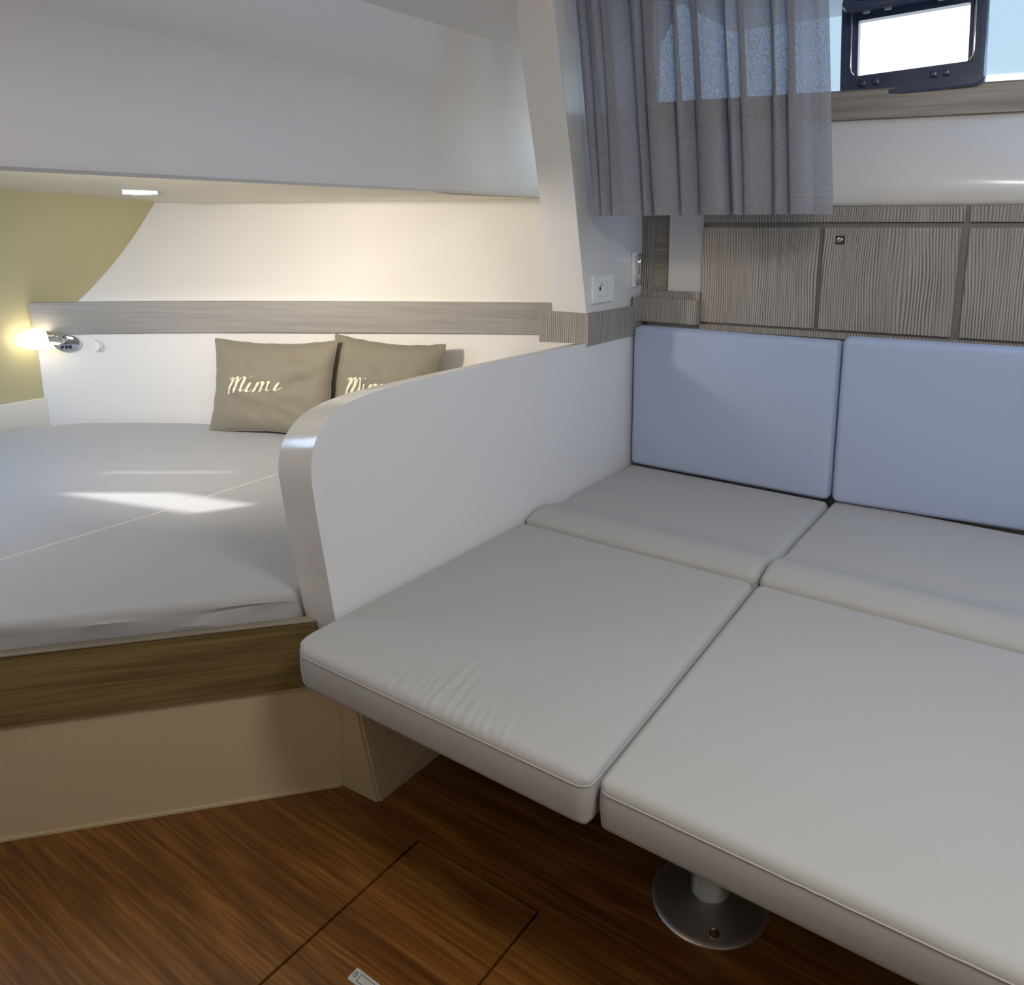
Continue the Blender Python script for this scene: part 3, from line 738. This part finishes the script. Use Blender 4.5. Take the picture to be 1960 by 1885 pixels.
# pedestal table under the front cushions
tb = thing('pedestal_table', 'steel pedestal table with round floor flange under the front cushions', 'table', (-0.458, 1.205, 0))
obj('table_top', prism([(a - 0.0, b) for a, b in rrect(1.16, 0.62, 0.04)], TZ - TH - 0.026, TZ - TH - 0.003), M['greyh'], tb).location = (0.20, 0.06, 0)
obj('table_top', prism(rrect(0.55, 0.62, 0.04), TZ - TH - 0.026, TZ - TH - 0.003), M['greyh'], tb).location = (-0.42, 0.06, 0)
obj('column', lathe([(0.036, 0.02), (0.036, 0.30), (0.05, 0.31), (0.05, 0.335)], 48), M['steel'], tb, smooth=True, auto=30)
fln = obj('flange', lathe([(0.108, 0.0), (0.108, 0.0015), (0.105, 0.004), (0.099, 0.0062), (0.06, 0.016), (0.040, 0.022), (0.036, 0.024)], 64), M['steel'], tb, smooth=True, auto=30)
for k in (-62, 40, 112):
    a = R(k)
    s_ = obj('screw', lathe([(0.009, 0.0), (0.009, 0.002), (0.006, 0.0035), (0.002, 0.0028)], 20), M['chrome'], fln, smooth=True, auto=40)
    s_.location = (0.085 * math.cos(a), 0.085 * math.sin(a), 0.0085); s_.rotation_euler = (0, R(14), a)

# ================================================================ berth base, fascia and mattress
A = Vector((-1.262, 1.020)); Dv = Vector((-0.452, -0.507)).normalized(); Nv = Vector((Dv.y, -Dv.x)) # Nv points inward (towards the bow)
if Nv.x > 0: Nv = -Nv
E1 = A + Dv * 1.25
bb = thing('berth_platform', 'cream moulded berth platform with a brown oak fascia board', 'bed base', (0, 0, 0))
A0 = A + Dv * 0.092
pts = [A0, E1, Vector((E1.x, -1.38)), Vector((-3.34, -1.38)), Vector((-3.34, 1.33)), Vector((-2.6, 1.82)), Vector((-1.9, 2.1)), Vector((-1.322, 2.2)), Vector((-1.322, 0.955))]
obj('moulding', prism([(p.x, p.y) for p in pts], 0, 0.375), M['gel_cream'], bb)
# small toe edge line
pa = A - Nv * 0.004; pb = E1 - Nv * 0.004
obj('toe_edge', prism([(A.x, A.y), (E1.x, E1.y), (pb.x, pb.y), (pa.x, pa.y)], 0, 0.006), M['gel_cream'], bb)
F0 = A + Nv * (-0.012) + Dv * 0.035; F1 = E1 + Nv * (-0.012)
F0i = A + Nv * 0.012 + Dv * 0.045; F1i = E1 + Nv * 0.012
bm = prism([(F0.x, F0.y), (F1.x, F1.y), (F1i.x, F1i.y), (F0i.x, F0i.y)], 0.263, 0.412)
bmesh.ops.bevel(bm, geom=[e for e in bm.edges if min(v.co.z for v in e.verts) > 0.40], offset=0.003, segments=2, affect='EDGES')
fa = obj('fascia_board', bm, M['brownh'], bb)
bm = prism([(F0.x, F0.y), (F1.x, F1.y), (F1i.x, F1i.y), (F0i.x, F0i.y)], 0.412, 0.415)
obj('edge_strip', bm, M['sillwood'], bb)
# mattress
def mattress():
    A2 = A + Nv * 0.014; out = []
    P = [Vector((-1.330, 1.04)), Vector((-1.330, 2.18))]
    for x in [-1.5, -1.7, -1.9, -2.1, -2.3, -2.5, -2.7, -2.9, -3.1, -3.25]: P.append(Vector((x, Hy(x) - 0.03)))
    P += [Vector((-3.325, 1.33)), Vector((-3.325, 0.6)), Vector((-3.325, -1.35)), Vector((-2.25, -1.35))]
    e = A2 + Dv * 1.2; P.append(Vector((e.x, e.y)))
    # front edge points
    for k in range(1, 25):
        q = A2 + Dv * (1.2 - k * (1.2 - 0.085) / 24.0); P.append(Vector((q.x, q.y)))
    cen = Vector((-2.3, 0.95))
    def inset(d):
        n = len(P); o = []
        for i in range(n):
            a, b, c = P[i - 1], P[i], P[(i + 1) % n]
            t1 = (b - a).normalized(); t2 = (c - b).normalized()
            n1 = Vector((-t1.y, t1.x)); n2 = Vector((-t2.y, t2.x)); m_ = (n1 + n2)
            if m_.length < 1e-4: m_ = n1
            m_.normalize(); k = 1 / max(0.5, m_.dot(n1))
            o.append(b + m_ * d * k)
        return o
    rows = []; zb_, zt_, r = 0.377, 0.468, 0.022
    prof = [(0.02, zb_), (0.004, zb_ + 0.006), (0.0, zb_ + 0.02), (-0.003, zb_ + 0.05), (0.0, zt_ - r)]
    for k in range(1, 7):
        a = math.pi / 2 * k / 6; prof.append((r - r * math.cos(a), zt_ - r + r * math.sin(a)))
    prof += [(0.06, zt_ + 0.001), (0.12, zt_ + 0.003)]
    for idx, (d_, z_) in enumerate(prof):
        pts_ = inset(d_); row = []
        for i, p in enumerate(pts_):
            zz = z_
            if 2 <= idx <= 5:   # soft drag folds on the side
                zz += 0.0035 * math.sin(i * 0.9 + idx); 
            dd = Vector((0, 0))
            if 1 < idx < 5: dd = -Nv * 0.006 * math.sin(i * 0.55 + idx * 2.3)
            row.append((p.x + dd.x, p.y + dd.y, zz))
        rows.append(row)
    bm, vv = loft(rows, closed=True)
    bm.faces.new(vv[0][::-1])
    f = bm.faces.new(vv[-1])
    bmesh.ops.triangulate(bm, faces=[f])
    return bm
mt = thing('berth_mattress', 'large grey sheeted mattress filling the berth left of the partition', 'mattress', (0, 0, 0))
obj('sheet', mattress(), M['sheet'], mt, smooth=True, auto=50)
sm = [(-2.04, 0.3), (-2.03, 0.69), (-2.02, 1.06), (-2.04, 1.487), (-2.05, 1.9)]
obj('seam', tube([(x, y, 0.4694) for x, y in sm], 0.0030, 8), M['hull'], mt, smooth=True)

# ================================================================ scatter pillows with lettering
STROKES = [  # traced handwriting in pillow units (x right, y up)
    [(275, 425), (290, 408), (303, 408), (296, 440), (265, 518)],
    [(280, 475), (312, 425), (338, 400), (345, 408), (330, 455), (312, 510)],
    [(328, 470), (356, 420), (385, 398), (394, 408), (376, 455), (360, 494), (372, 500), (392, 482)],
    [(424, 438), (410, 470), (400, 495), (412, 502), (440, 480)],
    [(423, 410), (432, 404), (443, 396)],
    [(446, 500), (462, 462), (480, 430), (474, 448)],
    [(462, 470), (490, 436), (512, 425), (514, 438), (500, 470), (490, 497)],
    [(500, 470), (530, 434), (556, 422), (560, 436), (546, 465), (538, 486), (550, 492), (570, 476)],
    [(620, 430), (608, 455), (598, 480), (610, 487), (638, 462)],
    [(614, 388), (636, 382), (658, 377)],
]
def make_pillow(wd, hg, T, seed):
    rnd = random.Random(seed); N = 44
    off = Vector((rnd.uniform(0, 50), rnd.uniform(0, 50), 0))
    def P(u, v, side):
        e = (1 - abs(u) ** 3.2) * (1 - abs(v) ** 3.2)
        th = T * max(0, e) ** 0.62
        x = u * wd / 2 * (1 - 0.075 * (1 - v * v)); z_ = v * hg / 2 * (1 - 0.10 * (1 - u * u))
        n1 = noise.noise(Vector((u * 1.6, v * 1.6, side)) + off) * 0.026 * e
        n2 = noise.noise(Vector((u * 5 + v * 3, v * 2 - u, side * 3)) + off) * 0.010 * e
        n2 += -0.012 * math.exp(-((v - 0.15 - 0.55 * (u - 0.6)) / 0.10) ** 2) * max(0, u) * e + 0.007 * math.exp(-((v + 0.35 + 0.45 * u) / 0.09) ** 2) * e
        x += 0.004 * noise.noise(Vector((v * 5, 3, 0)) + off) * abs(u) ** 6; z_ += 0.004 * noise.noise(Vector((u * 6, 7, 0)) + off) * abs(v) ** 6
        return Vector((x, -side * (th + n1 + n2), z_))
    bm = bmesh.new(); F = {}
    for side in (1, -1):
        for i in range(N + 1):
            for j in range(N + 1):
                u = math.sin(math.pi / 2 * (2 * i / N - 1)) ; v = math.sin(math.pi / 2 * (2 * j / N - 1))
                if (i in (0, N) or j in (0, N)) and side == -1: F[(-1, i, j)] = F[(1, i, j)]; continue
                F[(side, i, j)] = bm.verts.new(P(u, v, side))
        for i in range(N):
            for j in range(N):
                bm.faces.new((F[(side, i, j)], F[(side, i + 1, j)], F[(side, i + 1, j + 1)], F[(side, i, j + 1)]))
    ring = [F[(1, i, 0)].co.copy() for i in range(0, N)] + [F[(1, N, j)].co.copy() for j in range(0, N)] + [F[(1, i, N)].co.copy() for i in range(N, 0, -1)] + [F[(1, 0, j)].co.copy() for j in range(N, 0, -1)]
    cr = [ring[0]]
    for p in ring[1:]:
        if (p - cr[-1]).length > 0.005: cr.append(p)
    # lettering laid on the front
    groups = []
    for gi, idxs in enumerate(((0, 1, 2), (3,), (4,), (5, 6, 7), (8,), (9,))):
        lb = bmesh.new()
        for si in idxs:
            st = STROKES[si]; fine = []
            pts_ = [Vector(((x + 45 - 567) / 402, -(y - 462) / 297)) for x, y in st]
            for a, b in zip(pts_[:-1], pts_[1:]):
                for k in range(5): fine.append(a.lerp(b, k / 5))
            fine.append(pts_[-1])
            sm_ = [fine[0]] + [(fine[i - 1] + fine[i] * 2 + fine[i + 1]) / 4 for i in range(1, len(fine) - 1)] + [fine[-1]]
            row = []
            for i, p in enumerate(sm_):
                d_ = (sm_[min(i + 1, len(sm_) - 1)] - sm_[max(i - 1, 0)]); dn = Vector((d_.x * wd, d_.y * hg)).normalized()
                wv = 0.0024 + 0.0042 * abs(dn.y); ws_ = []
                for sgn in (-1, -0.4, 0.4, 1):
                    q = p + Vector((sgn * wv * 2 / wd, sgn * wv * 0.35 * 2 / hg))
                    cc = P(q.x, q.y, 1); ws_.append((cc.x, cc.y - 0.0018 - 0.0008 * (1 - abs(sgn)) - 0.00015 * si, cc.z))
                row.append(ws_)
            loft(row, lb)
        groups.append(('letter_dot' if gi in (2, 5) else 'letter', lb))
    return bm, cr, groups
def pillow(label, loc, rz, tilt, roll, wd, hg, T, seed):
    bm, ring, lb = make_pillow(wd, hg, T, seed)
    t = thing('scatter_pillow', label, 'pillow', loc, group='taupe pillows on the berth')
    t.rotation_euler = (Matrix.Rotation(rz, 3, 'Z') @ Matrix.Rotation(-tilt, 3, 'X') @ Matrix.Rotation(roll, 3, 'Y')).to_euler()
    obj('cover', bm, M['pillow'], t, smooth=True)
    obj('piping', tube(ring, 0.0028, 6, closed=True), M['pillow'], t, smooth=True)
    for nm, g_ in lb: obj(nm, g_, M['letter'], t, recalc=False)
    return t
p1 = pillow('taupe pillow embroidered Mimi, left of the pair and fully in view', (-2.475, 1.785, 0.643), R(20), R(14), R(-1), 0.52, 0.36, 0.05, 3)
p2 = pillow('taupe pillow embroidered Mimi, right of the pair and half hidden by the partition', (-2.075, 1.968, 0.650), R(14), R(12), R(2), 0.465, 0.37, 0.045, 8)

# ================================================================ reading lamp and hook
n0 = hn(-3.28)
Lb = Vector((-3.283, Hy(-3.283), 0.782)) 
lp = thing('reading_lamp', 'lit reading lamp with frosted glass shade and chrome wall base by the berth', 'lamp', Lb - n0 * 0.001, (0, 0, math.atan2(n0.y, n0.x) - math.pi / 2))
bm = bmesh.new(); rows = []
for s_, d_ in ((1, 0), (1, -0.006), (0.92, -0.012), (0.7, -0.015)):
    rows.append([(0.052 * s_ * math.cos(a), d_, 0.033 * s_ * math.sin(a)) for a in [2 * math.pi * k / 32 for k in range(32)]])
bm, vv = loft(rows, closed=True); bm.faces.new(vv[0]); bm.faces.new(vv[-1])
obj('wall_base', bm, M['chrome'], lp, smooth=True, auto=40)
for k, xx in enumerate((-0.016, 0.0, 0.014)):
    obj('switch', B(xx - 0.005, xx + 0.005, -0.019, -0.014, -0.018, -0.004, bevel=0.001), M['black'], lp)
obj('arm', tube([(-0.004, -0.012, 0.010), (-0.014, -0.030, 0.022), (-0.030, -0.040, 0.034), (-0.052, -0.046, 0.034)], [0.011, 0.017, 0.023, 0.024], 16), M['chrome'], lp, smooth=True, auto=40)
bm = bmesh.new(); prof = [(0.012, 0.0), (0.022, 0.006), (0.031, 0.022), (0.034, 0.04), (0.031, 0.06), (0.021, 0.082), (0.010, 0.098), (0.002, 0.104)]
bm = lathe(prof, 28)
sh = obj('lamp_shade', bm, M['shade'], lp, smooth=True)
dirv = Vector((-0.85, -0.49, -0.13)).normalized()
sh.scale = (1.2, 1.2, 1.05); sh.location = (-0.046, -0.046, 0.034); sh.rotation_euler = dirv.to_track_quat('Z', 'Y').to_euler()
# hook
nh = hn(-3.19)
hk = thing('wall_hook', 'small white curved hook on the headboard wall beside the reading lamp', 'hook', Vector((-3.195, Hy(-3.195), 0.775)) - nh * 0.001, (0, 0, math.atan2(nh.y, nh.x) - math.pi / 2))
obj('disc', prism(rrect(0.03, 0.034, 0.014), 0, 0.004), M['white'], hk).rotation_euler = (R(90), 0, 0)
obj('prong', tube([(-0.012, -0.004, 0.022), (0.002, -0.018, 0.016), (0.012, -0.020, 0.0), (0.006, -0.018, -0.016), (-0.008, -0.006, -0.024)], 0.0035, 8), M['white'], hk, smooth=True)

# ================================================================ rest of the saloon behind the camera
wa = obj('wall_aft', B(2.3, 2.36, -1.95, 3.0, 0, 2.0), M['gel']); struct(wa)
wr = bmesh.new(); box(wr, -1.7, 2.36, -1.96, -1.9, 0, 1.40); box(wr, -1.7, 2.36, -1.96, -1.9, 1.82, 2.0); box(wr, -1.7, -0.3, -1.96, -1.9, 1.4, 1.82); box(wr, 0.9, 2.36, -1.96, -1.9, 1.4, 1.82)
wr = obj('wall_starboard', wr, M['gel']); struct(wr)
